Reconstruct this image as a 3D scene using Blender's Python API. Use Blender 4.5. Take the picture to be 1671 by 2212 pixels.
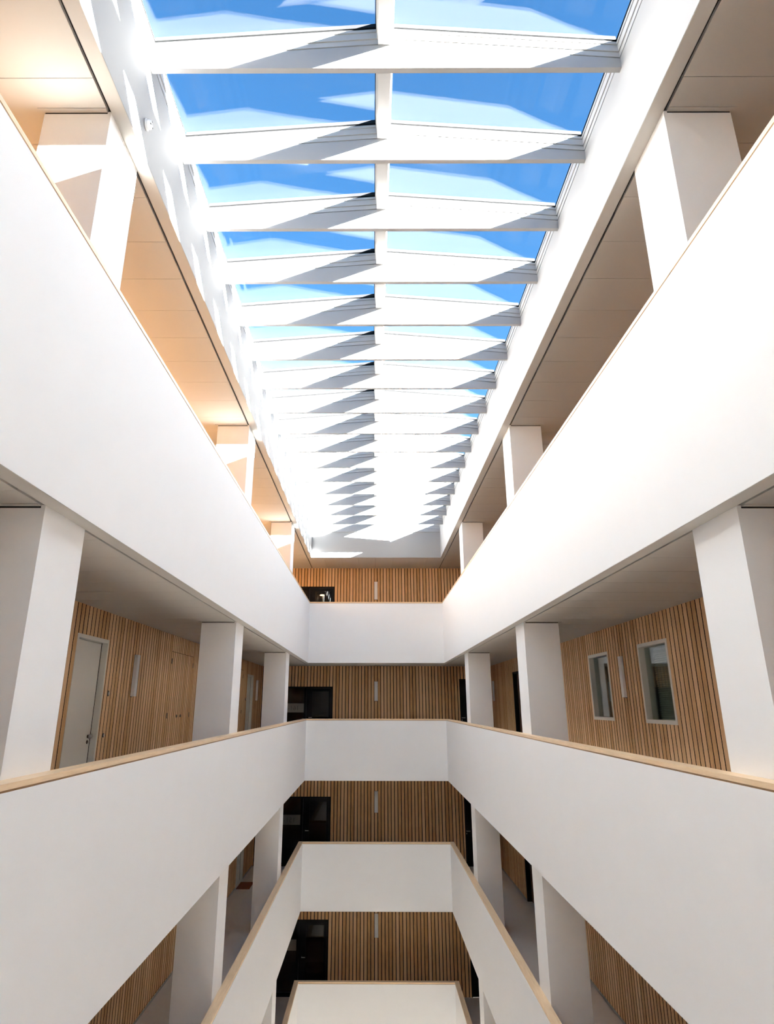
import bpy, math, random
from mathutils import Vector, Matrix
random.seed(7)
for o in list(bpy.data.objects):
    bpy.data.objects.remove(o)
SC = bpy.context.scene
COL = SC.collection

# ------------------------------------------------------------------ camera
F, PITCH, YAW, ROLL, CX, CY = 1444.46, 0.3341, -0.0046, 0.0018, 797.77, 1020.30
cam = bpy.data.cameras.new('camera')
cam.sensor_fit = 'HORIZONTAL'; cam.sensor_width = 36.0
cam.lens = F / 1671 * 36.0
cam.shift_x = (835.5 - CX) / 1671
cam.shift_y = -(1106 - CY) / 1671
cam.clip_start = 0.05
camo = bpy.data.objects.new('camera', cam); COL.objects.link(camo)
cp, sp, cy_, sy_ = math.cos(PITCH), math.sin(PITCH), math.cos(YAW), math.sin(YAW)
rt = Vector((cy_, -sy_, 0)); fw = Vector((cp*sy_, cp*cy_, sp)); up = Vector((-sp*sy_, -sp*cy_, cp))
cr, sr = math.cos(ROLL), math.sin(ROLL)
r2 = cr*rt + sr*up; u2 = cr*up - sr*rt
camo.matrix_world = Matrix(((r2.x, u2.x, -fw.x, 0), (r2.y, u2.y, -fw.y, 0), (r2.z, u2.z, -fw.z, 0), (0, 0, 0, 1)))
SC.camera = camo

# ------------------------------------------------------------------ sky, sun, exposure
SUN = Vector((2.509, -1.500, 1.0)).normalized()          # towards the sun
w = bpy.data.worlds.new('sky'); SC.world = w; w.use_nodes = True
nt = w.node_tree; nt.nodes.clear()
sky = nt.nodes.new('ShaderNodeTexSky'); sky.sky_type = 'NISHITA'; sky.sun_disc = False
sky.sun_elevation = math.asin(SUN.z); sky.sun_rotation = math.atan2(SUN.x, SUN.y)
sky.air_density = 1.0; sky.dust_density = 0.3; sky.ozone_density = 2.0; sky.altitude = 0
bg = nt.nodes.new('ShaderNodeBackground'); bg.inputs['Strength'].default_value = 0.34
wo = nt.nodes.new('ShaderNodeOutputWorld')
hs = nt.nodes.new('ShaderNodeHueSaturation'); hs.inputs['Saturation'].default_value = 1.28
nt.links.new(sky.outputs[0], hs.inputs['Color']); nt.links.new(hs.outputs[0], bg.inputs[0]); nt.links.new(bg.outputs[0], wo.inputs[0])
sl = bpy.data.lights.new('sun', 'SUN'); sl.energy = 290.0; sl.color = (1.0, 0.982, 0.955); sl.angle = math.radians(0.53)
slo = bpy.data.objects.new('sun', sl); COL.objects.link(slo)
slo.rotation_euler = SUN.to_track_quat('Z', 'Y').to_euler()
vs = SC.view_settings
vs.view_transform = 'Standard'; vs.look = 'None'; vs.exposure = 0.42; vs.gamma = 1.0; vs.use_curve_mapping = False
SC.display_settings.display_device = 'sRGB'
cyc = SC.cycles
cyc.max_bounces = 12; cyc.diffuse_bounces = 8; cyc.glossy_bounces = 5; cyc.transparent_max_bounces = 24
cyc.transmission_bounces = 6; cyc.use_denoising = True; cyc.adaptive_threshold = 0.04; cyc.sample_clamp_indirect = 12.0
cyc.caustics_reflective = False; cyc.caustics_refractive = False

# ------------------------------------------------------------------ materials
def new_mat(name):
    m = bpy.data.materials.new(name); m.use_nodes = True
    nt = m.node_tree; nt.nodes.clear()
    out = nt.nodes.new('ShaderNodeOutputMaterial')
    return m, nt, out
def plain(name, col, rough=0.6, noise=0.0, scale=8.0, metal=0.0, bump=0.0, bscale=120.0):
    m, nt, out = new_mat(name)
    b = nt.nodes.new('ShaderNodeBsdfPrincipled')
    b.inputs['Roughness'].default_value = rough; b.inputs['Metallic'].default_value = metal
    b.inputs['Base Color'].default_value = (*col, 1)
    if max(col) < 0.02: b.inputs['Specular IOR Level'].default_value = 0.12
    tc = nt.nodes.new('ShaderNodeTexCoord')
    if noise:
        n = nt.nodes.new('ShaderNodeTexNoise'); n.inputs['Scale'].default_value = scale; n.inputs['Detail'].default_value = 5
        nt.links.new(tc.outputs['Object'], n.inputs['Vector'])
        mx = nt.nodes.new('ShaderNodeMix'); mx.data_type = 'RGBA'
        mx.inputs['A'].default_value = (*[c*(1-noise) for c in col], 1)
        mx.inputs['B'].default_value = (*[min(1, c*(1+noise)) for c in col], 1)
        nt.links.new(n.outputs['Fac'], mx.inputs['Factor']); nt.links.new(mx.outputs['Result'], b.inputs['Base Color'])
    if bump:
        n2 = nt.nodes.new('ShaderNodeTexNoise'); n2.inputs['Scale'].default_value = bscale; n2.inputs['Detail'].default_value = 3
        nt.links.new(tc.outputs['Object'], n2.inputs['Vector'])
        bp = nt.nodes.new('ShaderNodeBump'); bp.inputs['Strength'].default_value = bump; bp.inputs['Distance'].default_value = 0.002
        nt.links.new(n2.outputs['Fac'], bp.inputs['Height']); nt.links.new(bp.outputs[0], b.inputs['Normal'])
    nt.links.new(b.outputs[0], out.inputs[0])
    return m
def wood(name, c1, c2, c3, grain=(14, 14, 1.2), rough=0.5, var=0.35):
    """grain runs along the axis with the low scale; each board gets its own tone"""
    m, nt, out = new_mat(name)
    b = nt.nodes.new('ShaderNodeBsdfPrincipled'); b.inputs['Roughness'].default_value = rough
    b.inputs['Specular IOR Level'].default_value = 0.3
    tc = nt.nodes.new('ShaderNodeTexCoord'); oi = nt.nodes.new('ShaderNodeObjectInfo')
    mp = nt.nodes.new('ShaderNodeMapping'); mp.inputs['Scale'].default_value = grain
    off = nt.nodes.new('ShaderNodeVectorMath'); off.operation = 'SCALE'; off.inputs[0].default_value = (37, 53, 19)
    nt.links.new(oi.outputs['Random'], off.inputs['Scale'])
    nt.links.new(tc.outputs['Object'], mp.inputs['Vector']); nt.links.new(off.outputs[0], mp.inputs['Location'])
    n = nt.nodes.new('ShaderNodeTexNoise'); n.inputs['Scale'].default_value = 3.0; n.inputs['Detail'].default_value = 7; n.inputs['Roughness'].default_value = 0.65
    nt.links.new(mp.outputs[0], n.inputs['Vector'])
    rp = nt.nodes.new('ShaderNodeValToRGB')
    rp.color_ramp.elements[0].position = 0.3; rp.color_ramp.elements[0].color = (*c1, 1)
    rp.color_ramp.elements[1].position = 0.72; rp.color_ramp.elements[1].color = (*c2, 1)
    nt.links.new(n.outputs['Fac'], rp.inputs[0])
    mx = nt.nodes.new('ShaderNodeMix'); mx.data_type = 'RGBA'; mx.inputs['B'].default_value = (*c3, 1)
    ml = nt.nodes.new('ShaderNodeMath'); ml.operation = 'MULTIPLY'; ml.inputs[1].default_value = var
    nt.links.new(oi.outputs['Random'], ml.inputs[0]); nt.links.new(ml.outputs[0], mx.inputs['Factor'])
    nt.links.new(rp.outputs[0], mx.inputs['A']); nt.links.new(mx.outputs['Result'], b.inputs['Base Color'])
    nt.links.new(b.outputs[0], out.inputs[0])
    return m
def glass(name, f0=0.04, tint=(0.97, 0.985, 0.98), rough=0.0, power=5.0):
    """thin clear pane: Schlick reflection over plain transmission"""
    m, nt, out = new_mat(name)
    lw = nt.nodes.new('ShaderNodeLayerWeight'); lw.inputs['Blend'].default_value = 0.5
    pw = nt.nodes.new('ShaderNodeMath'); pw.operation = 'POWER'; pw.inputs[1].default_value = power
    ma = nt.nodes.new('ShaderNodeMath'); ma.operation = 'MULTIPLY_ADD'; ma.inputs[1].default_value = 1 - f0; ma.inputs[2].default_value = f0
    nt.links.new(lw.outputs['Facing'], pw.inputs[0]); nt.links.new(pw.outputs[0], ma.inputs[0])
    t = nt.nodes.new('ShaderNodeBsdfTransparent'); t.inputs[0].default_value = (*tint, 1)
    g = nt.nodes.new('ShaderNodeBsdfGlossy'); g.inputs['Roughness'].default_value = rough; g.inputs['Color'].default_value = (1, 1, 1, 1)
    mx = nt.nodes.new('ShaderNodeMixShader')
    nt.links.new(ma.outputs[0], mx.inputs[0]); nt.links.new(t.outputs[0], mx.inputs[1]); nt.links.new(g.outputs[0], mx.inputs[2])
    nt.links.new(mx.outputs[0], out.inputs[0])
    return m
def emit(name, col, s):
    m, nt, out = new_mat(name)
    e = nt.nodes.new('ShaderNodeEmission'); e.inputs[0].default_value = (*col, 1); e.inputs[1].default_value = s
    nt.links.new(e.outputs[0], out.inputs[0]); return m

M = dict(
    plaster=plain('white_plaster', (0.925, 0.92, 0.91), 0.75, 0.012, 3.0, bump=0.05, bscale=160),
    shaft=plain('greyed_white_shaft_paint', (0.32, 0.318, 0.315), 0.75, 0.012, 3.0),  # white walls, base colour greyed to put in the shade on them
    lacquer=plain('greyed_white_beam_lacquer', (0.35, 0.344, 0.337), 0.4),  # white beams, greyed so the colour carries their shaded faces
    frame=plain('greyed_white_window_lacquer', (0.42, 0.413, 0.40), 0.4),  # white skylight frames, shade put into the colour by greying it
    ceil=plain('cream_ceiling_board', (0.46, 0.432, 0.39), 0.8, 0.01, 5),
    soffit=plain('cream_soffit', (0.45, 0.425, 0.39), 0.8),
    slat=wood('oiled_oak_slats', (0.42, 0.215, 0.086), (0.76, 0.440, 0.195), (0.84, 0.57, 0.32), (11, 11, 0.9), 0.55, 0.75),
    slatb=wood('oiled_oak_board', (0.42, 0.210, 0.082), (0.72, 0.400, 0.175), (0.78, 0.49, 0.26), (9, 9, 0.9), 0.55, 0.3),
    lining=wood('brown_oak_lining', (0.26, 0.14, 0.062), (0.42, 0.245, 0.12), (0.45, 0.27, 0.14), (9, 9, 0.9), 0.6, 0.3),
    rail_y=wood('pale_maple_rail_long', (0.70, 0.49, 0.28), (0.86, 0.66, 0.44), (0.80, 0.58, 0.36), (16, 1.0, 16), 0.4, 0.5),
    rail_x=wood('pale_maple_rail_cross', (0.70, 0.49, 0.28), (0.86, 0.66, 0.44), (0.80, 0.58, 0.36), (1.0, 16, 16), 0.4, 0.5),
    lip=plain('brown_rail_lip', (0.36, 0.21, 0.10), 0.6, 0.1, 20),
    black=plain('black_backing_felt', (0.006, 0.005, 0.005), 0.9),
    core=plain('black_slat_core', (0.012, 0.010, 0.009), 0.9),
    gask=plain('dark_gasket', (0.03, 0.03, 0.03), 0.7),
    gapm=plain('dark_shadow_gap', (0.02, 0.018, 0.016), 0.9),
    blackframe=plain('black_steel_frame', (0.006, 0.006, 0.007), 0.45),
    floor=plain('warm_grey_linoleum', (0.60, 0.57, 0.55), 0.45, 0.05, 2.0),
    lobby=plain('pale_lobby_floor', (0.66, 0.62, 0.57), 0.6, 0.04, 2.0),
    base=plain('grey_skirting', (0.35, 0.33, 0.30), 0.6),
    door=plain('off_white_door', (0.70, 0.675, 0.60), 0.45),
    sconce=plain('white_fabric_lamp', (0.80, 0.79, 0.78), 0.7),
    darkwood=wood('dark_brown_door_wood', (0.10, 0.045, 0.018), (0.17, 0.08, 0.032), (0.13, 0.06, 0.02), (8, 8, 0.8), 0.5, 0.3),
    metal=plain('brushed_steel', (0.45, 0.44, 0.42), 0.3, metal=1.0),
    darkmetal=plain('dark_bronze_metal', (0.10, 0.085, 0.07), 0.4, metal=0.6),
    cap=plain('black_aluminium', (0.012, 0.012, 0.013), 0.6),
    spacer=plain('black_glazing_spacer', (0.006, 0.006, 0.0065), 0.7),
    mat=plain('russet_coir_mat', (0.20, 0.055, 0.018), 0.95, 0.25, 60, bump=0.6, bscale=300),
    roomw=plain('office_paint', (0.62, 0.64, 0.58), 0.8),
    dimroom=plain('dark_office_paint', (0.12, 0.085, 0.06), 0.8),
    glass=glass('skylight_glass', 0.009, (0.975, 0.985, 0.99), power=9.0),
    pane=glass('interior_glass', 0.09, (0.78, 0.83, 0.79)),
    darkpane=glass('smoked_door_glass', 0.03, (0.45, 0.42, 0.38)),
    frost=plain('frosted_film', (0.22, 0.20, 0.17), 0.7),
    ink=plain('dark_lettering', (0.05, 0.048, 0.042), 0.6),
    blind=plain('pale_blind_slat', (0.62, 0.63, 0.56), 0.5),
    plastic=plain('white_plastic', (0.82, 0.82, 0.80), 0.4),
    roof=plain('roof_membrane', (0.25, 0.25, 0.26), 0.8),
    lampglow=emit('warm_lamp_glow', (1.0, 0.80, 0.55), 9.0),
)

# ------------------------------------------------------------------ building helpers
WL = {}
def tag(o, label=None, cat=None, group=None, kind=None):
    if label: o['label'] = label
    if cat: o['category'] = cat
    if group: o['group'] = group
    if kind: o['kind'] = kind
    return o
def link(o, loc, parent=None):
    COL.objects.link(o); loc = Vector(loc); WL[o] = loc
    if parent is not None:
        o.parent = parent; o.location = loc - WL[parent]
    else:
        o.location = loc
    return o
def empty(name, loc):
    o = bpy.data.objects.new(name, None); o.empty_display_size = 0.2
    return link(o, loc)
QF = [(0, 3, 2, 1), (4, 5, 6, 7), (0, 1, 5, 4), (1, 2, 6, 5), (2, 3, 7, 6), (3, 0, 4, 7)]
CACHE = {}
def mesh_of(name, verts, faces, mat):
    me = bpy.data.meshes.new(name); me.from_pydata([tuple(v) for v in verts], [], faces); me.update()
    if mat: me.materials.append(mat)
    return me
def boxobj(name, e, mat, parent=None):
    """one box x0,x1,y0,y1,z0,z1; alike boxes share mesh data"""
    x0, x1, y0, y1, z0, z1 = e
    dx, dy, dz = round(x1-x0, 4), round(y1-y0, 4), round(z1-z0, 4)
    key = (dx, dy, dz, mat.name)
    if key not in CACHE:
        a, b = dx/2, dy/2
        CACHE[key] = mesh_of(name, [(-a,-b,0),(a,-b,0),(a,b,0),(-a,b,0),(-a,-b,dz),(a,-b,dz),(a,b,dz),(-a,b,dz)], QF, mat)
    return link(bpy.data.objects.new(name, CACHE[key]), ((x0+x1)/2, (y0+y1)/2, z0), parent)
def slatobj(e, axis, parent):
    """oak-faced slat with a black core: only the faces across the given axis show wood"""
    x0, x1, y0, y1, z0, z1 = e
    dx, dy, dz = round(x1-x0, 4), round(y1-y0, 4), round(z1-z0, 4)
    key = (dx, dy, dz, axis, 'slat')
    if key not in CACHE:
        a, b = dx/2, dy/2
        me = mesh_of('slat', [(-a,-b,0),(a,-b,0),(a,b,0),(-a,b,0),(-a,-b,dz),(a,-b,dz),(a,b,dz),(-a,b,dz)], QF, M['slat'])
        me.materials.append(M['core'])
        for p in me.polygons: p.material_index = 0 if abs(p.normal[axis]) > .5 else 1
        CACHE[key] = me
    return link(bpy.data.objects.new('slat', CACHE[key]), ((x0+x1)/2, (y0+y1)/2, z0), parent)
def boxes(name, es, mat, parent=None):
    """several boxes in one mesh (one part)"""
    xs = [v for e in es for v in e[:2]]; ys = [v for e in es for v in e[2:4]]; zs = [v for e in es for v in e[4:]]
    c = Vector(((min(xs)+max(xs))/2, (min(ys)+max(ys))/2, min(zs)))
    V, Fs = [], []
    for x0, x1, y0, y1, z0, z1 in es:
        k = len(V)
        V += [Vector(p)-c for p in ((x0,y0,z0),(x1,y0,z0),(x1,y1,z0),(x0,y1,z0),(x0,y0,z1),(x1,y0,z1),(x1,y1,z1),(x0,y1,z1))]
        Fs += [tuple(k+i for i in f) for f in QF]
    return link(bpy.data.objects.new(name, mesh_of(name, V, Fs, mat)), c, parent)
def solid(name, verts, faces, mat, parent=None):
    n = len(verts)
    c = Vector((sum(v[0] for v in verts)/n, sum(v[1] for v in verts)/n, min(v[2] for v in verts)))
    return link(bpy.data.objects.new(name, mesh_of(name, [Vector(v)-c for v in verts], faces, mat)), c, parent)
def lathe(name, prof, axis, at, mat, parent=None, seg=24):
    """profile (radius, height) spun about the given axis direction"""
    ax = Vector(axis).normalized(); q = ax.to_track_quat('Z', 'Y')
    V, Fs = [], []
    for r, h in prof:
        for i in range(seg):
            t = 2*math.pi*i/seg
            V.append(q @ Vector((r*math.cos(t), r*math.sin(t), h)))
    for k in range(len(prof)-1):
        for i in range(seg):
            j = (i+1) % seg
            Fs.append((k*seg+i, k*seg+j, (k+1)*seg+j, (k+1)*seg+i))
    Fs.append(tuple(range(seg))[::-1]); Fs.append(tuple((len(prof)-1)*seg+i for i in range(seg)))
    o = link(bpy.data.objects.new(name, mesh_of(name, V, Fs, mat)), at, parent)
    for p in o.data.polygons: p.use_smooth = len(p.vertices) == 4
    return o

# ------------------------------------------------------------------ measured layout (metres, camera at the origin)
XL, XR, T = -2.1586, 2.4081, 0.13           # the open shaft between the galleries; parapet thickness
YF, YB = 0.2117, 23.2953                    # its front and back
XWL, XWR, YE, YFW = -4.03, 4.28, 25.31, -1.75   # timber walls behind the galleries
LEV = {                                     # floor, white parapet top, parapet underside, ceiling of that level
    5: dict(f=2.10, t=3.2964, b=1.3174, c=4.904),
    4: dict(f=-1.50, t=-0.4965, b=-2.2941, c=1.3174),
    3: dict(f=-5.09, t=-4.0807, b=-5.8799, c=-2.2941),
    2: dict(f=-8.708, t=-7.7035, b=-9.50, c=-5.8799)}
NAME = {5: 'top', 4: 'middle', 3: 'third', 2: 'lowest visible'}
GF = -12.3
ZW = 4.904                                  # underside of the skylight shaft
CW, CD = 0.5823, 0.6828
CYS = [4.4932, 11.4486, 18.4016]
COLY = [-2.4615 + 6.9547*i for i in range(4)]; COLY[1:] = CYS

# ------------------------------------------------------------------ floors and ceilings
for k in (5, 4, 3, 2):
    L = LEV[k]; f = L['f']
    o = boxes('floor', [(XWL-.2, XL-T, YFW, YE, f-.2, f), (XR+T, XWR+.2, YFW, YE, f-.2, f),
                        (XL-T, XR+T, YB+T, YE, f-.2, f), (XL-T, XR+T, YFW, YF-T, f-.2, f)], M['floor'])
    tag(o, 'warm grey linoleum floor of the %s gallery' % NAME[k], 'floor', kind='structure')
tag(boxobj('floor', (XWL-.2, XWR+.2, YFW, YE, GF-.2, GF), M['lobby']), 'pale lobby floor at the bottom of the atrium', 'floor', kind='structure')
JY = [4.155 + 0.6925*i for i in range(-8, 31)]
JX = [0.112 + 0.609*i for i in range(-4, 5)]
for k in (5, 4, 3, 2):
    zc = LEV[k]['c']
    ce = boxes('ceiling', [(XWL, XL-T, YFW, YE, zc+.035, zc+.10), (XR+T, XWR, YFW, YE, zc+.035, zc+.10),
                           (XL-T, XR+T, YB+T, YE, zc+.035, zc+.10), (XL-T, XR+T, YFW, YF-T, zc+.035, zc+.10)], M['gapm'])
    tag(ce, 'cream panelled ceiling over the %s gallery' % NAME[k], 'ceiling', kind='structure')
    g = 0.0025
    if k >= 4:
        ys = [y for y in JY if 1.0 < y < YE] + [YE]
        boxobj('front_panel', (XWL, XL-T-.028, YFW, ys[0]-g, zc-.003, zc+.035), M['ceil'], ce)
        boxobj('front_panel', (XR+T+.028, XWR, YFW, ys[0]-g, zc-.003, zc+.035), M['ceil'], ce)
        for a, b in zip(ys[:-1], ys[1:]):
            boxobj('ceiling_panel', (XWL, XL-T-.028, a+g, b-g, zc-.003, zc+.035), M['ceil'], ce)
            boxobj('ceiling_panel', (XR+T+.028, XWR, a+g, b-g, zc-.003, zc+.035), M['ceil'], ce)
        xs = [XL-T+.002] + [x for x in JX if XL-T+.1 < x < XR+T-.1] + [XR+T-.002]
        for a, b in zip(xs[:-1], xs[1:]):
            boxobj('ceiling_panel', (a+g, b-g, YB+T, YE, zc, zc+.035), M['ceil'], ce)
        boxobj('front_panel', (XL-T, XR+T, YFW, YF-T, zc, zc+.035), M['ceil'], ce)
    else:
        for n_, e in enumerate([(XWL, XL-T, YFW, YE), (XR+T, XWR, YFW, YE), (XL-T, XR+T, YB+T, YE), (XL-T, XR+T, YFW, YF-T)]):
            boxobj('ceiling_panel', (*e, zc, zc+.035), M['ceil'], ce)

# ------------------------------------------------------------------ parapets with wooden handrails
for k in (5, 4, 3, 2):
    L = LEV[k]; t, b = L['t'], L['b']
    P = empty('gallery_parapet', ((XL+XR)/2, YB/2, b))
    tag(P, {5: 'white parapet ring of the top gallery with a slim wooden handrail',
            4: 'white parapet ring of the middle gallery, its handrail just below eye level',
            3: 'white parapet ring third from the top with broad maple handrail seen from above',
            2: 'lowest white parapet, cut off by the bottom edge of the photo'}[k], 'parapet')
    boxobj('parapet_side', (XL-T, XL, YF-T, YB+T, b, t), M['plaster'], P)
    boxobj('parapet_side', (XR, XR+T, YF-T, YB+T, b, t), M['plaster'], P)
    boxobj('parapet_end', (XL, XR, YB, YB+T, b, t), M['plaster'], P)
    boxobj('parapet_end', (XL, XR, YF-T, YF, b, t), M['plaster'], P)
    so = .003
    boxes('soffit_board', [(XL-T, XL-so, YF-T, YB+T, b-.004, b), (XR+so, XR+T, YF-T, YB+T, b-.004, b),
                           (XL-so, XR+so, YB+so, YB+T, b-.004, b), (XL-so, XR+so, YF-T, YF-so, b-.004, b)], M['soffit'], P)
    # recessed lip and the cap board, mitred at the corners
    r = .010; h0, h1 = t+.014, t+.050
    boxes('rail_lip', [(XL-T+r, XL-r, YF-T, YB+T-r, t, h0), (XR+r, XR+T-r, YF-T, YB+T-r, t, h0),
                       (XL-r, XR+r, YB+r, YB+T-r, t, h0), (XL-r, XR+r, YF-T+r, YF-r, t, h0)], M['lip'], P)
    def rail(pts, mat):
        V = [(x, y, h0) for x, y in pts] + [(x, y, h1) for x, y in pts]
        solid('handrail', V, QF, mat, P)
    mg = .0012
    splits = [YF, 4.1, 8.9, 13.7, 18.5, YB]
    for i in range(5):
        a, b2 = splits[i]+mg, splits[i+1]-mg
        e0 = -T if i == 0 else 0; e1 = T if i == 4 else 0
        rail([(XL-T, a+e0), (XL, a), (XL, b2), (XL-T, b2+e1)], M['rail_y'])
        rail([(XR, a), (XR+T, a+e0), (XR+T, b2+e1), (XR, b2)], M['rail_y'])
    rail([(XL, YB+mg), (XR, YB+mg), (XR+T, YB+T+mg), (XL-T, YB+T+mg)], M['rail_x'])
    rail([(XL-T, YF-T-mg), (XR+T, YF-T-mg), (XR, YF-mg), (XL, YF-mg)], M['rail_x'])

# ------------------------------------------------------------------ columns
ORD = ['behind the camera', 'nearest', 'second', 'farthest']
for k in (5, 4, 3, 2):
    L = LEV[k]; f, c = L['f'], L['c']
    for s, side in ((-1, 'left'), (1, 'right')):
        for i, y in enumerate(COLY):
            if (i == 0 and k < 4) or (i == 1 and k < 4) or (i < 3 and k == 2): continue
            x = XL-T if s < 0 else XR+T
            x0, x1 = (x-CW, x) if s < 0 else (x, x+CW)
            P = empty('column', ((x0+x1)/2, y+CD/2, f))
            sun = ' catching a patch of sun' if (k == 5 and s < 0 and i > 0) else ''
            where = {1: 'nearest', 2: 'middle', 3: 'farthest', 0: 'unseen front'}[i]
            tag(P, 'square white column%s, %s one on the %s side of the %s gallery' % (sun, where, side, NAME[k]), 'column', 'white columns behind the parapets')
            boxobj('shaft', (x0, x1, y, y+CD, f, c-.022), M['plaster'], P)
            hx0, hx1 = (x1-.03, x1) if s < 0 else (x0, x0+.03)
            boxobj('column_head', (hx0, hx1, y, y+CD, c-.022, c-.001), M['plaster'], P)
            gx0, gx1 = (x0+.004, x1-.03) if s < 0 else (x0+.03, x1-.004)
            boxobj('shadow_gap', (gx0, gx1, y+.004, y+CD-.004, c-.022, c-.001), M['gapm'], P)  # dark block painted as the shade inside a head recess
            if k >= 4:
                q = .045; z0, z1 = c-.010, c-.003
                xo, xi = (x0-q, x1-.03) if s < 0 else (x0+.03, x1+q)
                boxes('ceiling_trim', [(xo, xi, y-q, y, z0, z1), (xo, xi, y+CD, y+CD+q, z0, z1),
                                       ((xo, x0) if s < 0 else (x1, xi)) + (y, y+CD, z0, z1)], M['ceil'], P)

# ------------------------------------------------------------------ timber walls
def ext(side, a0, a1, n0, n1, z0, z1):
    """along-wall a, off-wall n (towards the void), height z"""
    if side == 'left': return (XWL+n0, XWL+n1, a0, a1, z0, z1)
    if side == 'right': return (XWR-n1, XWR-n0, a0, a1, z0, z1)
    return (a0, a1, YE-n1, YE-n0, z0, z1)
SD = 0.032
def cut(a0, a1, z0, z1, holes):
    """rectangle minus holes -> rectangles"""
    R = [(a0, a1, z0, z1)]
    for h0, h1, k0, k1 in holes:
        N = []
        for p0, p1, q0, q1 in R:
            if h1 <= p0 or h0 >= p1 or k1 <= q0 or k0 >= q1: N.append((p0, p1, q0, q1)); continue
            if h0 > p0: N.append((p0, h0, q0, q1))
            if h1 < p1: N.append((h1, p1, q0, q1))
            m0, m1 = max(p0, h0), min(p1, h1)
            if k0 > q0: N.append((m0, m1, q0, k0))
            if k1 < q1: N.append((m0, m1, k1, q1))
        R = N
    return [r for r in R if r[1]-r[0] > .008 and r[3]-r[2] > .02]
def timber_wall(k, side, holes, slats=True, start=None, seams=()):
    L = LEV[k]; f, c = L['f'], L['c']
    lo, hi = (YFW, YE) if side != 'back' else (XWL, XWR)
    es = [ext(side, a0, a1, -.12, -.001, z0, z1) for a0, a1, z0, z1 in cut(lo, hi, f, c+.1, holes)]
    wall = boxes('wall_' + side, es, M['black'])
    tag(wall, 'oak slatted %s of the %s gallery' % ({'left': 'left wall', 'right': 'right wall', 'back': 'end wall'}[side], NAME[k]), 'wall', kind='structure')
    top = c+.008
    if not slats:
        boxes('timber_lining', [ext(side, a0, a1, 0, SD, z0, z1) for a0, a1, z0, z1 in cut(lo, hi, f, top, holes)], M['lining'], wall)
        return wall
    if side == 'back': pitch, gap, g0 = .1150, .024, .184
    else: pitch, gap, g0 = .1313, .021, 9.167
    s0 = start if start is not None else lo
    if s0 > lo+.2:
        boxes('timber_lining', [ext(side, lo, s0-.01, 0, SD, f, top)], M['slatb'], wall)
    n = math.floor((s0 - g0)/pitch)
    while True:
        a0 = g0 + n*pitch + gap/2; a1 = a0 + pitch - gap; n += 1
        if a0 > hi-.02: break
        a0, a1 = max(a0, s0), min(a1, hi-.004)
        if a1-a0 < .02: continue
        for p0, p1, q0, q1 in cut(a0, a1, f+.012, top, list(holes) + list(seams)):
            slatobj(ext(side, p0, p1, 0, SD, q0, q1), 1 if side == 'back' else 0, wall)
    return wall
def baseboard(k, side, holes):
    f = LEV[k]['f']
    lo, hi = (YFW, YE) if side != 'back' else (XWL+.05, XWR-.05)
    es = [ext(side, a0, a1, SD, SD+.006, f, f+.045) for a0, a1, z0, z1 in cut(lo, hi, f+.01, f+.05, holes)]
    tag(boxes('baseboard_'+side, es, M['base']), 'thin grey skirting along the %s wall of the %s gallery' % ({'left': 'left', 'right': 'right', 'back': 'end'}[side], NAME[k]), 'skirting', kind='structure')

# openings along the side walls (the same on each level), relative to floor
LDOOR = [(9.29, 10.43, 0, 2.415), (22.39, 23.53, 0, 2.415)]
LCUP = [(13.80, 15.47, 0.06, 2.498), (19.93, 21.60, 0.06, 2.498)]
RWIN = [(9.945, 11.075, 1.235, 2.415), (12.510, 13.655, 1.235, 2.415)]
RDOOR = [(20.02, 21.20, 0, 2.43)]
BDOOR = [(-3.78, -1.42, 0, 2.103)]
BDOORR = [(3.13, 4.10, 0, 2.37)]
def up_(hs, f): return [(a, b, c+f, d+f) for a, b, c, d in hs]

def lathe_pull(name, side, a, n, z, r, d, mat, parent):
    e = ext(side, a, a, n, n, z, z)
    ax = {'left': (1, 0, 0), 'right': (-1, 0, 0), 'back': (0, -1, 0)}[side]
    return lathe(name, [(r, 0), (r, d*.6), (r*.75, d)], ax, (e[0], e[2], z), mat, parent, 18)

def white_door(k, a0, a1, knob_far, label):
    f = LEV[k]['f']; zt = f+2.415; rec = .055; fw_ = .05
    D = empty('door', ext('left', (a0+a1)/2, a1, 0, 0, f, f)[0:1] + ((a0+a1)/2, f))
    D.name = 'door_1'; tag(D, label, 'door', kind='structure')
    E = lambda *q: ext('left', *q)
    boxes('door_frame', [E(a0, a0+fw_, -rec-.03, SD+.004, f, zt), E(a1-fw_, a1, -rec-.03, SD+.004, f, zt),
                         E(a0+fw_, a1-fw_, -rec-.03, SD+.004, zt-fw_, zt)], M['door'], D)
    boxobj('door_gap', E(a0+fw_, a1-fw_, -rec-.035, -rec-.025, f, zt-fw_), M['black'], D)
    leaf = boxobj('door_leaf', E(a0+fw_+.006, a1-fw_-.008, -rec-.02, -rec, f+.008, zt-fw_-.006), M['door'], D)
    boxobj('door_gasket', E(a1-fw_-.005, a1-fw_+.001, -rec, -rec+.006, f, zt-fw_), M['black'], D)
    ka = a1-fw_-.09 if knob_far else a0+fw_+.09
    kd = lathe_pull('knob', 'left', ka, -rec, f+1.06, .024, .02, M['darkmetal'], leaf)
    lathe_pull('knob', 'left', ka, -rec+.02, f+1.06, .030, .045, M['metal'], leaf)
    lathe_pull('lock_cylinder', 'left', ka, -rec, f+.985, .026, .012, M['darkmetal'], leaf)
    return D
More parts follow.
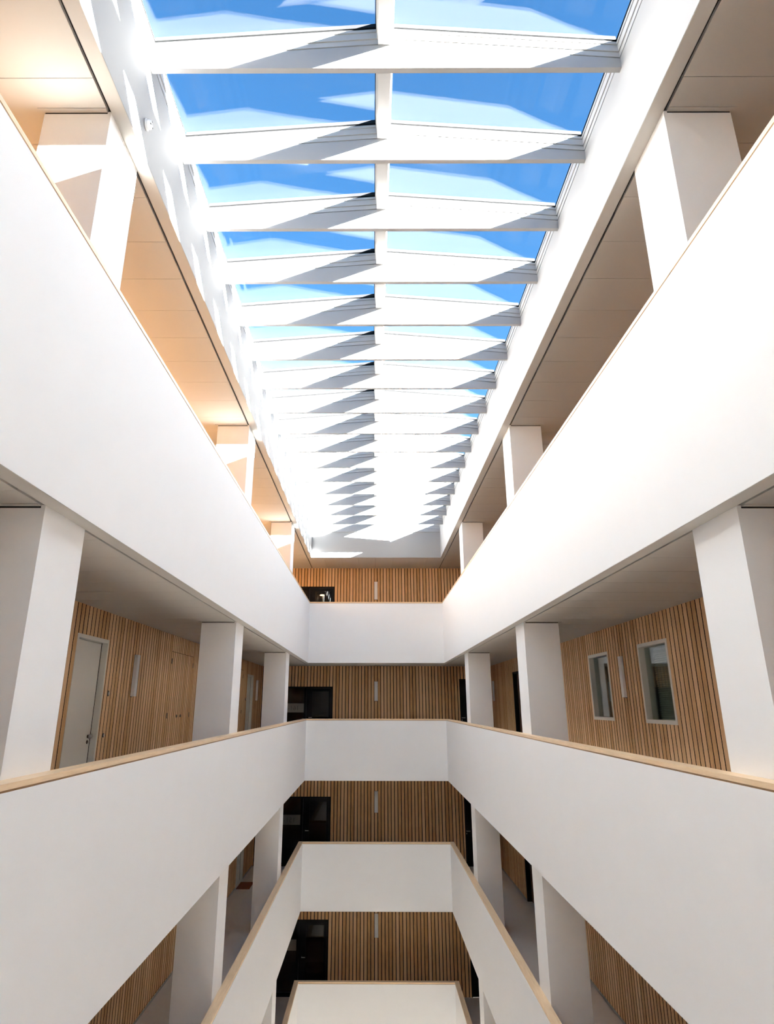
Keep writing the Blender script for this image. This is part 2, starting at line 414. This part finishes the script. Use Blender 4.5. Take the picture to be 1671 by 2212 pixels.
def push_plate(k, side, a, z, r, label):
    o = empty('door_push_button', (ext(side, a, a, SD, SD, 0, 0)[0], a, LEV[k]['f']+z))
    lathe_pull('plate', side, a, SD, LEV[k]['f']+z, r, .012, M['darkmetal'], o)
    lathe_pull('button', side, a, SD+.011, LEV[k]['f']+z, r*.55, .008, M['metal'], o)
    tag(o, label, 'wall button')
def sconce(k, side, a0, a1, d, label, z0=1.62, z1=2.28):
    f = LEV[k]['f']; n0 = SD
    e = ext(side, (a0+a1)/2, (a0+a1)/2, n0, n0, f+z0, f+z0)
    S = empty('wall_lamp', (e[0], e[2], f+z0)); tag(S, label, 'wall lamp', 'slim white wall lamps')
    boxobj('lamp_housing', ext(side, a0+.02, a1-.02, n0, n0+.012, f+z0-.012, f+z1+.006), M['darkmetal'], S)
    boxobj('lamp_shade', ext(side, a0, a1, n0+.010, n0+d-.01, f+z0, f+z1), M['sconce'], S)
def cupboard(k, a0, a1, label):
    f = LEV[k]['f']; am = (a0+a1)/2
    Cb = empty('wall_cupboard', (XWL, am, f)); tag(Cb, label, 'cupboard')
    for s, (p, q) in enumerate(((a0, am), (am, a1))):
        door = boxobj('cupboard_door', ext('left', p+.002, q-.002, -.02, 0, f+.066, f+2.492), M['black'], Cb)
        n = math.floor((p-9.167)/.1313)
        while True:
            b0 = 9.167 + n*.1313 + .0105; b1 = b0 + .1103; n += 1
            if b0 > q: break
            b0, b1 = max(b0, p+.002), min(b1, q-.002)
            if b1-b0 < .012: continue
            slatobj(ext('left', b0, b1, 0, SD, f+.066, f+2.492), 0, door)
        ha = p+.012 if s == 0 else q-.012
        for hz in (2.31, 1.285):
            boxobj('hinge', ext('left', ha-.012, ha+.012, SD, SD+.012, f+hz-.05, f+hz+.05), M['darkmetal'], door)
        lathe_pull('knob', 'left', am-.135 if s == 0 else am+.135, SD, f+1.27, .028, .02, M['darkmetal'], door)

for k in (5, 4, 3, 2):
    f = LEV[k]['f']; nm = NAME[k]
    full = k in (4, 3)
    ldo = LDOOR if k == 4 else LDOOR[1:]; rwn = RWIN if k == 4 else []
    ld, lc, rw, rd = up_(ldo, f), up_(LCUP, f), up_(rwn, f), up_(RDOOR, f)
    st = 7.5 if k == 4 else 9.0
    if full:
        wl = timber_wall(k, 'left', ld+lc, True, st)
        timber_wall(k, 'right', rw+rd, True, st)
        baseboard(k, 'left', ld); baseboard(k, 'right', rd)
        # closing boards behind the openings
        for n_, (a0, a1, z0, z1) in enumerate(ld+lc):
            boxobj('backing_board', ext('left', a0-.05, a1+.05, -.20, -.12, z0-.02, z1+.05), M['black'], wl)
        white_door(k, *LDOOR[1][:2], False, 'off-white narrow door near the far corner, %s gallery left wall' % nm)
        cupboard(k, *LCUP[0][:2], 'flush slatted cupboard with dark hinges between lamp and second column, %s gallery left' % nm if k == 4 else 'flush slatted cupboard low at the left, partly hidden by the parapet above, third gallery')
        cupboard(k, *LCUP[1][:2], 'flush slatted cupboard beside the far white door, %s gallery left' % nm)
        if k == 4:
            white_door(k, *LDOOR[0][:2], True, 'off-white flush door beside the nearest column, %s gallery left wall' % nm)
            push_plate(k, 'left', 10.64, 1.65, .042, 'dark round upper push plate beside the near white door, %s gallery' % nm)
            push_plate(k, 'left', 10.645, 1.06, .032, 'small dark round lower button beside the near white door, %s gallery' % nm)
            push_plate(k, 'left', 22.22, 1.65, .042, 'dark round push plate beside the far white door, %s gallery' % nm)
            sconce(k, 'left', 11.60, 11.72, .078, 'slim white wall lamp right of the near white door, %s gallery' % nm)
            sconce(k, 'left', 24.06, 24.19, .078, 'slim white wall lamp right of the far white door, %s gallery left wall' % nm)
            sconce(k, 'right', 11.75, 11.87, .065, 'slim white wall lamp between the two right wall windows, %s gallery' % nm)
            sconce(k, 'right', 24.46, 24.57, .07, 'slim white wall lamp in the far corner of the right wall, %s gallery' % nm)
    else:
        timber_wall(k, 'left', [], False); timber_wall(k, 'right', [], False)
    bh = up_(BDOOR + (BDOORR if k < 5 else []), f)
    timber_wall(k, 'back', bh, True)
    sconce(k, 'back', .074, .190, .06, 'slim white wall lamp centred on the end wall of the %s gallery' % nm)

# floor mat of the third gallery
mt = boxobj('door_mat', (-3.97, -3.58, 22.36, 23.14, -5.09, -5.075), M['mat'])
tag(mt, 'russet door mat before the far white door of the third gallery', 'mat')

# ------------------------------------------------------------------ right wall windows with the offices behind
def wall_window(k, n_, a0, a1, label):
    f = LEV[k]['f']; z0, z1 = f+1.235, f+2.415; q = .055; rec = .05
    E = lambda *v: ext('right', *v)
    Wn = empty('window_%d' % n_, (XWR, (a0+a1)/2, z0)); tag(Wn, label, 'window', kind='structure')
    boxes('window_frame', [E(a0, a0+q, -.11, SD+.006, z0, z1), E(a1-q, a1, -.11, SD+.006, z0, z1),
                           E(a0+q, a1-q, -.11, SD+.006, z0, z0+q), E(a0+q, a1-q, -.11, SD+.006, z1-q, z1)], M['door'], Wn)
    boxobj('glass_pane', E(a0+q, a1-q, -rec-.006, -rec, z0+q, z1-q), M['pane'], Wn)
    return Wn
for k in (4, 3):
  f = LEV[k]['f']
  if k == 4:
    wall_window(k, 1 if k == 4 else 3, *RWIN[0][:2], 'white framed window with closed blinds, nearer of two in the %s gallery right wall' % NAME[k])
    wall_window(k, 2 if k == 4 else 4, *RWIN[1][:2], 'white framed window without blinds, farther of two in the %s gallery right wall' % NAME[k])
    # office behind
    x0, x1, y0, y1, z0, z1 = XWR+.12, XWR+2.6, 8.6, 15.2, f, f+2.7
    sl0, sl1, sz0, sz1 = 9.25, 9.60, f+1.45, f+1.80       # small unseen street window, added to brighten the office
    rm = boxes('wall_office', [(x1, x1+.1, a0, a1, q0, q1) for a0, a1, q0, q1 in cut(y0, y1, z0, z1, [(sl0, sl1, sz0, sz1)])] + [ (x0, x1, y0-.1, y0, z0, z1), (x0, x1, y1, y1+.1, z0, z1),
                               (x0, x1, y0, y1, z0-.1, z0), (x0, x1, y0, y1, z1, z1+.1)], M['roomw'])
    tag(rm, 'pale office room behind the right wall windows of the %s gallery' % NAME[k], 'room', kind='structure')
    boxobj('added_street_pane', (x1+.05, x1+.056, sl0, sl1, sz0, sz1), M['glass'], rm)
    a0, a1 = RWIN[0][:2]
    B = empty('venetian_blind', (XWR+.19, (a0+a1)/2, f+1.27)); tag(B, 'pale venetian blind lowered behind the nearer right window, %s gallery' % NAME[k], 'blind')
    boxobj('head_rail', (XWR+.17, XWR+.21, a0+.06, a1-.06, f+2.36, f+2.40), M['blind'], B)
    ca, sa = math.cos(.75), math.sin(.75); hw = .019
    V = []
    for y in (a0+.06, a1-.06):
        for u, t in ((-hw, -.001), (hw, -.001), (hw, .001), (-hw, .001)):
            V.append((u*ca - t*sa, y-(a0+a1)/2, u*sa + t*ca))
    me = mesh_of('blind_slat', V, [(0, 3, 2, 1), (4, 5, 6, 7), (0, 1, 5, 4), (1, 2, 6, 5), (2, 3, 7, 6), (3, 0, 4, 7)], M['blind'])
    for i in range(33):
        link(bpy.data.objects.new('blind_slat', me), (XWR+.19, (a0+a1)/2, f+1.30+i*.032), B)
  # dark timber door farther along
  a0, a1 = RDOOR[0][:2]; zt = f+2.43
  E = lambda *v: ext('right', *v)
  D = empty('door_1', (XWR, (a0+a1)/2, f)); tag(D, 'dark brown timber door with black frame in the right wall of the %s gallery' % NAME[k], 'door', kind='structure')
  boxes('door_frame', [E(a0, a0+.05, -.15, SD-.002, f, zt), E(a1-.05, a1, -.15, SD-.002, f, zt), E(a0+.05, a1-.05, -.15, SD-.002, zt-.05, zt)], M['blackframe'], D)
  boxobj('door_leaf', E(a0+.05, a1-.05, -.15, -.09, f+.01, zt-.05), M['darkwood'], D)

# ------------------------------------------------------------------ black glazed doors in the end walls
def text_mesh(body, size):
    cu = bpy.data.curves.new('lettering', 'FONT'); cu.body = body; cu.size = size; cu.extrude = .0015; cu.offset = -size*.022
    ob = bpy.data.objects.new('lettering', cu); COL.objects.link(ob)
    dg = bpy.context.evaluated_depsgraph_get()
    me = bpy.data.meshes.new_from_object(ob.evaluated_get(dg))
    bpy.data.objects.remove(ob); bpy.data.curves.remove(cu)
    return me
for k in (5, 4, 3, 2):
    f = LEV[k]['f']; nm = NAME[k]
    x0, xm, x1, zt = -3.78, -2.415, -1.42, f+2.103
    E = lambda *v: ext('back', *v)
    D = empty('door_2', ((x0+x1)/2, YE, f)); tag(D, 'black glazed door and sidelight in the end wall of the %s gallery' % nm, 'door', kind='structure')
    fr = boxes('door_frame', [E(x0, x0+.06, -.10, .012, f, zt), E(x1-.06, x1, -.10, .012, f, zt), E(xm-.03, xm+.05, -.10, .012, f, zt),
                              E(x0+.06, xm-.03, -.10, .012, zt-.06, zt), E(xm+.05, x1-.06, -.10, .012, zt-.06, zt),
                              E(x0+.06, xm-.03, -.10, .012, f, f+.12)], M['blackframe'], D)
    g0, g1, gb, gt = -2.148, -1.562, f+.28, f+1.94
    leaf = boxes('door_leaf', [E(xm+.055, g0, -.07, -.02, f+.01, zt-.065), E(g1, x1-.065, -.07, -.02, f+.01, zt-.065),
                               E(g0, g1, -.07, -.02, gt, zt-.065), E(g0, g1, -.07, -.02, f+.01, gb)], M['blackframe'], D)
    boxobj('glass_pane', E(g0, g1, -.05, -.044, gb, gt), M['darkpane'], leaf)
    hx, hz = -2.25, f+1.06
    boxes('door_handle', [E(hx-.02, hx+.10, .025, .04, hz-.009, hz+.009), E(hx-.02, hx-.002, -.02, .03, hz-.009, hz+.009)], M['metal'], leaf)
    sg = boxobj('sidelight_glass', E(x0+.06, xm-.03, -.05, -.044, f+.12, zt-.06), M['darkpane'], D)
    # frosted strip with the room number, read from behind
    zs0, zs1 = f+1.225, f+1.53
    st = boxobj('frosted_strip', E(x0+.06, xm-.03, -.043, -.040, zs0, zs1), M['frost'], D)
    if k in (4, 3):
        me = text_mesh({4: '161-', 3: '151-'}[k], .225)
        me.materials.clear(); me.materials.append(M['ink'])
        R = Matrix.Rotation(math.pi/2, 4, 'X')
        me.transform(Matrix.Diagonal((-1, 1, 1, 1)) @ R); me.flip_normals()
        link(bpy.data.objects.new('lettering', me), (-2.615, YE+.038, zs0+.075), st)
    # unlit room behind the glass
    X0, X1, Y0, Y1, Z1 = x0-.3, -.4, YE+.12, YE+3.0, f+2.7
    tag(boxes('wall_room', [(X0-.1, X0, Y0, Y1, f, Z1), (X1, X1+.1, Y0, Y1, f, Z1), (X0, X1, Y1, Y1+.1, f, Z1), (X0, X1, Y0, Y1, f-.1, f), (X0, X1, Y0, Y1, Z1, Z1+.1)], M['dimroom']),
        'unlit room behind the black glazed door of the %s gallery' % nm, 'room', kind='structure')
    if k == 5: continue
    # plain black door at the right end
    a0, a1, zt = 3.13, 4.10, f+2.37
    D2 = empty('door_3', ((a0+a1)/2, YE, f)); tag(D2, 'plain black door at the right end of the %s gallery end wall' % nm, 'door', kind='structure')
    boxes('door_frame', [E(a0, a0+.04, -.12, .014, f, zt), E(a1-.04, a1, -.12, .014, f, zt), E(a0+.04, a1-.04, -.12, .014, zt-.04, zt)], M['blackframe'], D2)
    lf = boxobj('door_leaf', E(a0+.045, a1-.045, -.08, -.02, f+.008, zt-.045), M['blackframe'], D2)
    boxes('door_handle', [E(3.17, 3.30, .025, .042, f+1.05, f+1.066), E(3.17, 3.188, -.02, .03, f+1.05, f+1.066)], M['metal'], lf)
    lathe_pull('lock_cylinder', 'back', 3.179, -.02, f+.98, .02, .012, M['metal'], lf)
    boxobj('backing_board', E(a0-.05, a1+.05, -.22, -.12, f, zt+.05), M['black'], D2)

# lamp glowing behind the top glazed door
lx, ly = -1.965, 26.3
FL = empty('floor_lamp', (lx, ly, 2.10)); tag(FL, 'glowing disc floor lamp behind the glass of the top black door', 'floor lamp')
lathe('base', [(.14, 0), (.14, .015), (.02, .02)], (0, 0, 1), (lx, ly, 2.10), M['plastic'], FL)
lathe('pole', [(.018, 0), (.018, 1.90)], (0, 0, 1), (lx+.03, ly, 2.115), M['plastic'], FL)
lathe('lamp_shade', [(.085, 0), (.094, .02), (.07, .045)], (0, 0, 1), (lx, ly, 4.015), M['lampglow'], FL)

# ------------------------------------------------------------------ rest of the shell
fb = boxobj('wall_front', (XWL-.2, XWR+.2, YFW-.2, YFW, GF, 5.2), M['plaster']); tag(fb, 'white front wall behind the camera', 'wall', kind='structure')
LOB_FILLW, LZ0, LZ1 = 0.85, GF+.15, LEV[2]['b']-.35       # unseen lobby windows, added so sun fills the atrium from below
LOB_FILLC = [1.4 + 6.9547*i for i in range(4)]
lob_fill = [(y-LOB_FILLW/2, y+LOB_FILLW/2, LZ0, LZ1) for y in LOB_FILLC]
gtop = LEV[2]['f']-.2
tag(boxes('wall_ground', [(XWL-.2, XWL, YFW, YE, GF, gtop), (XWL, XWR, YE, YE+.2, GF, gtop)] +
          [(XWR, XWR+.2, a0, a1, z0, z1) for a0, a1, z0, z1 in cut(YFW, YE, GF, gtop, lob_fill)], M['plaster']),
    'white ground floor walls at the foot of the atrium', 'wall', kind='structure')
for i, (a0, a1, z0, z1) in enumerate(lob_fill):
    W = empty('window_%d' % (50+i), (XWR+.1, (a0+a1)/2, z0)); tag(W, 'tall unseen lobby window, added to let fill sun in at the ground floor', 'window', 'added lobby windows', kind='structure')
    q = .05
    boxes('window_frame', [(XWR+.07, XWR+.13, a0, a0+q, z0, z1), (XWR+.07, XWR+.13, a1-q, a1, z0, z1),
                           (XWR+.07, XWR+.13, a0+q, a1-q, z0, z0+q), (XWR+.07, XWR+.13, a0+q, a1-q, z1-q, z1)], M['blackframe'], W)
    boxobj('glass_pane', (XWR+.097, XWR+.103, a0+q, a1-q, z0+q, z1-q), M['glass'], W)
    tag(boxobj('ceiling', (XWL, XL-T, YFW, YE, LEV[2]['b']-.02, LEV[2]['b']+.05) if i == 0 else (XR+T, XWR, YFW, YE, LEV[2]['b']-.02, LEV[2]['b']+.05), M['ceil']), 'cream lobby ceiling strip', 'ceiling', 'lobby ceilings', kind='structure') if i < 2 else None
tag(boxes('wall_outer', [(XWL-.5, XWL-.2, YFW-.2, YE+3.2, GF, 5.2), *[(XWR+2.8, XWR+3.0, a0, a1, z0, z1) for a0, a1, z0, z1 in cut(YFW-.2, YE+3.2, gtop, 5.2, [(8.3, 15.5, LEV[k]['f']-.05, LEV[k]['f']+2.75) for k in (4,)])], (XWR+.2, XWR+2.8, YFW-.2, YE+3.2, gtop-.1, gtop),
                         (XWL-.5, XWR+3.0, YE+3.2, YE+3.4, GF, 5.2), (XWR+.2, XWR+3.0, YFW-.4, YFW-.2, gtop, 5.2)], M['roof']),
    'outer building envelope hidden behind the gallery walls', 'wall', kind='structure')
tag(boxes('roof_slab', [(XWL-.5, XL-T, YFW-.2, YE+3.4, ZW+.10, ZW+.40), (XR+T, XWR+3.0, YFW-.2, YE+3.4, ZW+.10, ZW+.40),
                        (XL-T, XR+T, YB+T, YE+3.4, ZW+.10, ZW+.40), (XL-T, XR+T, YFW-.2, YF-T, ZW+.10, ZW+.40)], M['roof']),
    'flat grey roof around the skylight', 'roof', kind='structure')

# ------------------------------------------------------------------ skylight
RX0, RX1 = 0.057, 0.185                       # ridge
ZS, ZR = 5.945, 6.127                         # glazing seat at the sides and at the ridge
def zf(x):
    if x <= RX0: return ZS + (x-XL)/(RX0-XL)*(ZR-ZS)
    if x >= RX1: return ZS + (XR-x)/(XR-RX1)*(ZR-ZS)
    return ZR
SH = empty('wall_shaft', ((XL+XR)/2, (YF+YB)/2, ZW)); tag(SH, 'white shaft walls under the skylight, streaked with sun on the left', 'skylight shaft', kind='structure')
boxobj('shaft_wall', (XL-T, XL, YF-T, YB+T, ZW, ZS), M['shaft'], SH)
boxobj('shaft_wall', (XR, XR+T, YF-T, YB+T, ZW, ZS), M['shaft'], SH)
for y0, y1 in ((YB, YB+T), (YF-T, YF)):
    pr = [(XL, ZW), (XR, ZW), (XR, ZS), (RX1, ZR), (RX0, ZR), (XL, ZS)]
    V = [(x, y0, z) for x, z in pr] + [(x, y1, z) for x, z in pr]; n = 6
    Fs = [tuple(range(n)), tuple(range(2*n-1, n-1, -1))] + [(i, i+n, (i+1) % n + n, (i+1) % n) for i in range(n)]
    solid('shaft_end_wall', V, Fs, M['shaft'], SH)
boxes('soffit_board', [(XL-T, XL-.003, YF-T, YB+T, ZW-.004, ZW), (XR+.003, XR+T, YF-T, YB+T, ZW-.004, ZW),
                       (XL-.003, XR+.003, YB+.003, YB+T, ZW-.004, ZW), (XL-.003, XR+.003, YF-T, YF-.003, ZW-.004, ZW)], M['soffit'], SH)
B0, BS, BT = 4.8352, 1.1559, 0.058
ys = [B0 + BS*i for i in range(-4, 16)] + [YB-.034]
ORDW = ['first', 'second', 'third', 'fourth', 'fifth', 'sixth', 'seventh', 'eighth', 'ninth', 'tenth', 'eleventh', 'twelfth', 'thirteenth', 'fourteenth', 'fifteenth', 'sixteenth', 'last']
for i, y in enumerate(ys):
    pr = [(XL, 5.8248), (XR, 5.8248), (XR, ZS), (RX1, ZR), (RX0, ZR), (XL, ZS)]
    V = [(x, y, z) for x, z in pr] + [(x, y+BT, z) for x, z in pr]; n = 6
    Fs = [tuple(range(n)), tuple(range(2*n-1, n-1, -1))] + [(j, j+n, (j+1) % n + n, (j+1) % n) for j in range(n)]
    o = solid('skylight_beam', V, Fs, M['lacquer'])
    if i < 4: lb = 'white skylight cross beam above the top edge of the photo'
    elif i == 4: lb = 'white gabled skylight cross beam, first and largest at the top of the photo'
    elif i == 20: lb = 'white skylight cross beam against the far end wall of the shaft'
    else: lb = 'white gabled skylight cross beam, %s counting down from the top of the photo' % ORDW[i-4]
    tag(o, lb, 'beam', 'white cross beams of the skylight')
RB = empty('ridge_beam', ((RX0+RX1)/2, YB/2, ZR)); tag(RB, 'white ridge beam running along the middle of the skylight', 'beam')
for i in range(20):
    a, b = ys[i]+BT, ys[i+1]
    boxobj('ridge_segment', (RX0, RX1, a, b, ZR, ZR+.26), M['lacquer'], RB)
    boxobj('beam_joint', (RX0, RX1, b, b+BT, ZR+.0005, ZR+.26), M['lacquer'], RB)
boxobj('ridge_cap', (RX0-.03, RX1+.03, YF-T, YB+T, ZR+.26, ZR+.275), M['cap'], RB)
def sloped(es, name, mat, parent, lift=0):
    V, Fs = [], []
    for x0, x1, y0, y1, h0, h1 in es:
        k = len(V)
        for h in (h0, h1):
            V += [(x0, y0, zf(x0)+h), (x1, y0, zf(x1)+h), (x1, y1, zf(x1)+h), (x0, y1, zf(x0)+h)]
        Fs += [tuple(k+q for q in f) for f in QF]
    return solid(name, V, Fs, mat, parent)
def ring(x0, x1, y0, y1, ins, h0, h1, ox0, ox1):
    """frame ring: outer edges ox0..ox1 by y0..y1, inner edges inset from the clear opening"""
    a, b = max(ox0, x0+ins), min(ox1, x1-ins)
    R = [(ox0, a, y0, y1, h0, h1), (b, ox1, y0, y1, h0, h1),
         (a, b, y0, y0+BT/2+ins, h0, h1), (a, b, y1-BT/2-ins, y1, h0, h1)]
    return [r for r in R if r[1]-r[0] > 1e-5]
wn = 4
for i in range(20):
    ya, yb = ys[i]+BT/2, ys[i+1]+BT/2
    if i == 19: yb = YB+.03
    if i == 0: ya = YF-.03+BT/2
    for side in (0, 1):
        x0, x1 = (XL, RX0) if side == 0 else (RX1, XR)
        ox0, ox1 = (XL-.09, RX0) if side == 0 else (RX1, XR+.09)
        wn += 1
        W = empty('window_%d' % wn, ((x0+x1)/2, (ya+yb)/2, ZS))
        lr = 'left' if side == 0 else 'right'
        if i < 3: lb = '%s skylight window above the top edge of the photo' % lr
        elif i == 3: lb = '%s skylight window cut by the top edge of the photo' % lr
        else: lb = '%s skylight window above the %s cross beam from the top' % (lr, ORDW[i-3])
        tag(W, lb, 'skylight window', 'skylight windows above the frame' if i < 3 else None, kind='structure')
        sloped(ring(x0, x1, ya, yb, -.022, 0, .010, ox0, ox1), 'gasket', M['gask'], W)
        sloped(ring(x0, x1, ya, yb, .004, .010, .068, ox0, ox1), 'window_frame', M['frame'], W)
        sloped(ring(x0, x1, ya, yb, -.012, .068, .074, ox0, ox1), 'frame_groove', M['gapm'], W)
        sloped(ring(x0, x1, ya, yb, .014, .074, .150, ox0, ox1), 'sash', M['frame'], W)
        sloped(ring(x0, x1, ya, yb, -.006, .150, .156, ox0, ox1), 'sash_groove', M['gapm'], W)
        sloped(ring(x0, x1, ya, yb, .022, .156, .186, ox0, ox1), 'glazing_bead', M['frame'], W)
        sloped([(x0+.002, x1-.002, ya+.004, yb-.004, .187, .192), (x0+.002, x1-.002, ya+.004, yb-.004, .210, .215)], 'glass_pane', M['glass'], W)
        rg = ring(x0, x1, ya, yb, .020, .217, .265, ox0, ox1)
        wi = 0 if side == 0 else 1                     # low eaves cap, taller caps across the bays
        rg[wi] = rg[wi][:5] + (.225,)
        sloped(rg, 'outer_cap', M['cap'], W)
        sloped(ring(x0, x1, ya, yb, .012, .193, .209, ox0, ox1), 'spacer', M['spacer'], W)

# alarm sounder on the left shaft wall
dx, dy, dz = XL, 4.925, 5.215
A = empty('alarm_sounder', (dx, dy, dz)); tag(A, 'round white alarm sounder on the sunlit left shaft wall', 'alarm')
lathe('base', [(.056, 0), (.056, .014), (.050, .018)], (1, 0, 0), (dx, dy, dz), M['plastic'], A, 32)
lathe('body', [(.047, 0), (.046, .022), (.038, .036), (.02, .042)], (1, 0, 0), (dx+.018, dy, dz), M['plastic'], A, 32)
for a_ in range(3):
    t = math.radians(90 + 120*a_)
    boxobj('sound_slot', (dx+.050, dx+.060, dy+.030*math.cos(t)-.007, dy+.030*math.cos(t)+.007, dz+.030*math.sin(t)-.004, dz+.030*math.sin(t)+.004), M['cap'], A)
lathe('indicator', [(.007, 0), (.007, .006)], (1, 0, 0), (dx+.058, dy, dz), M['metal'], A, 12)
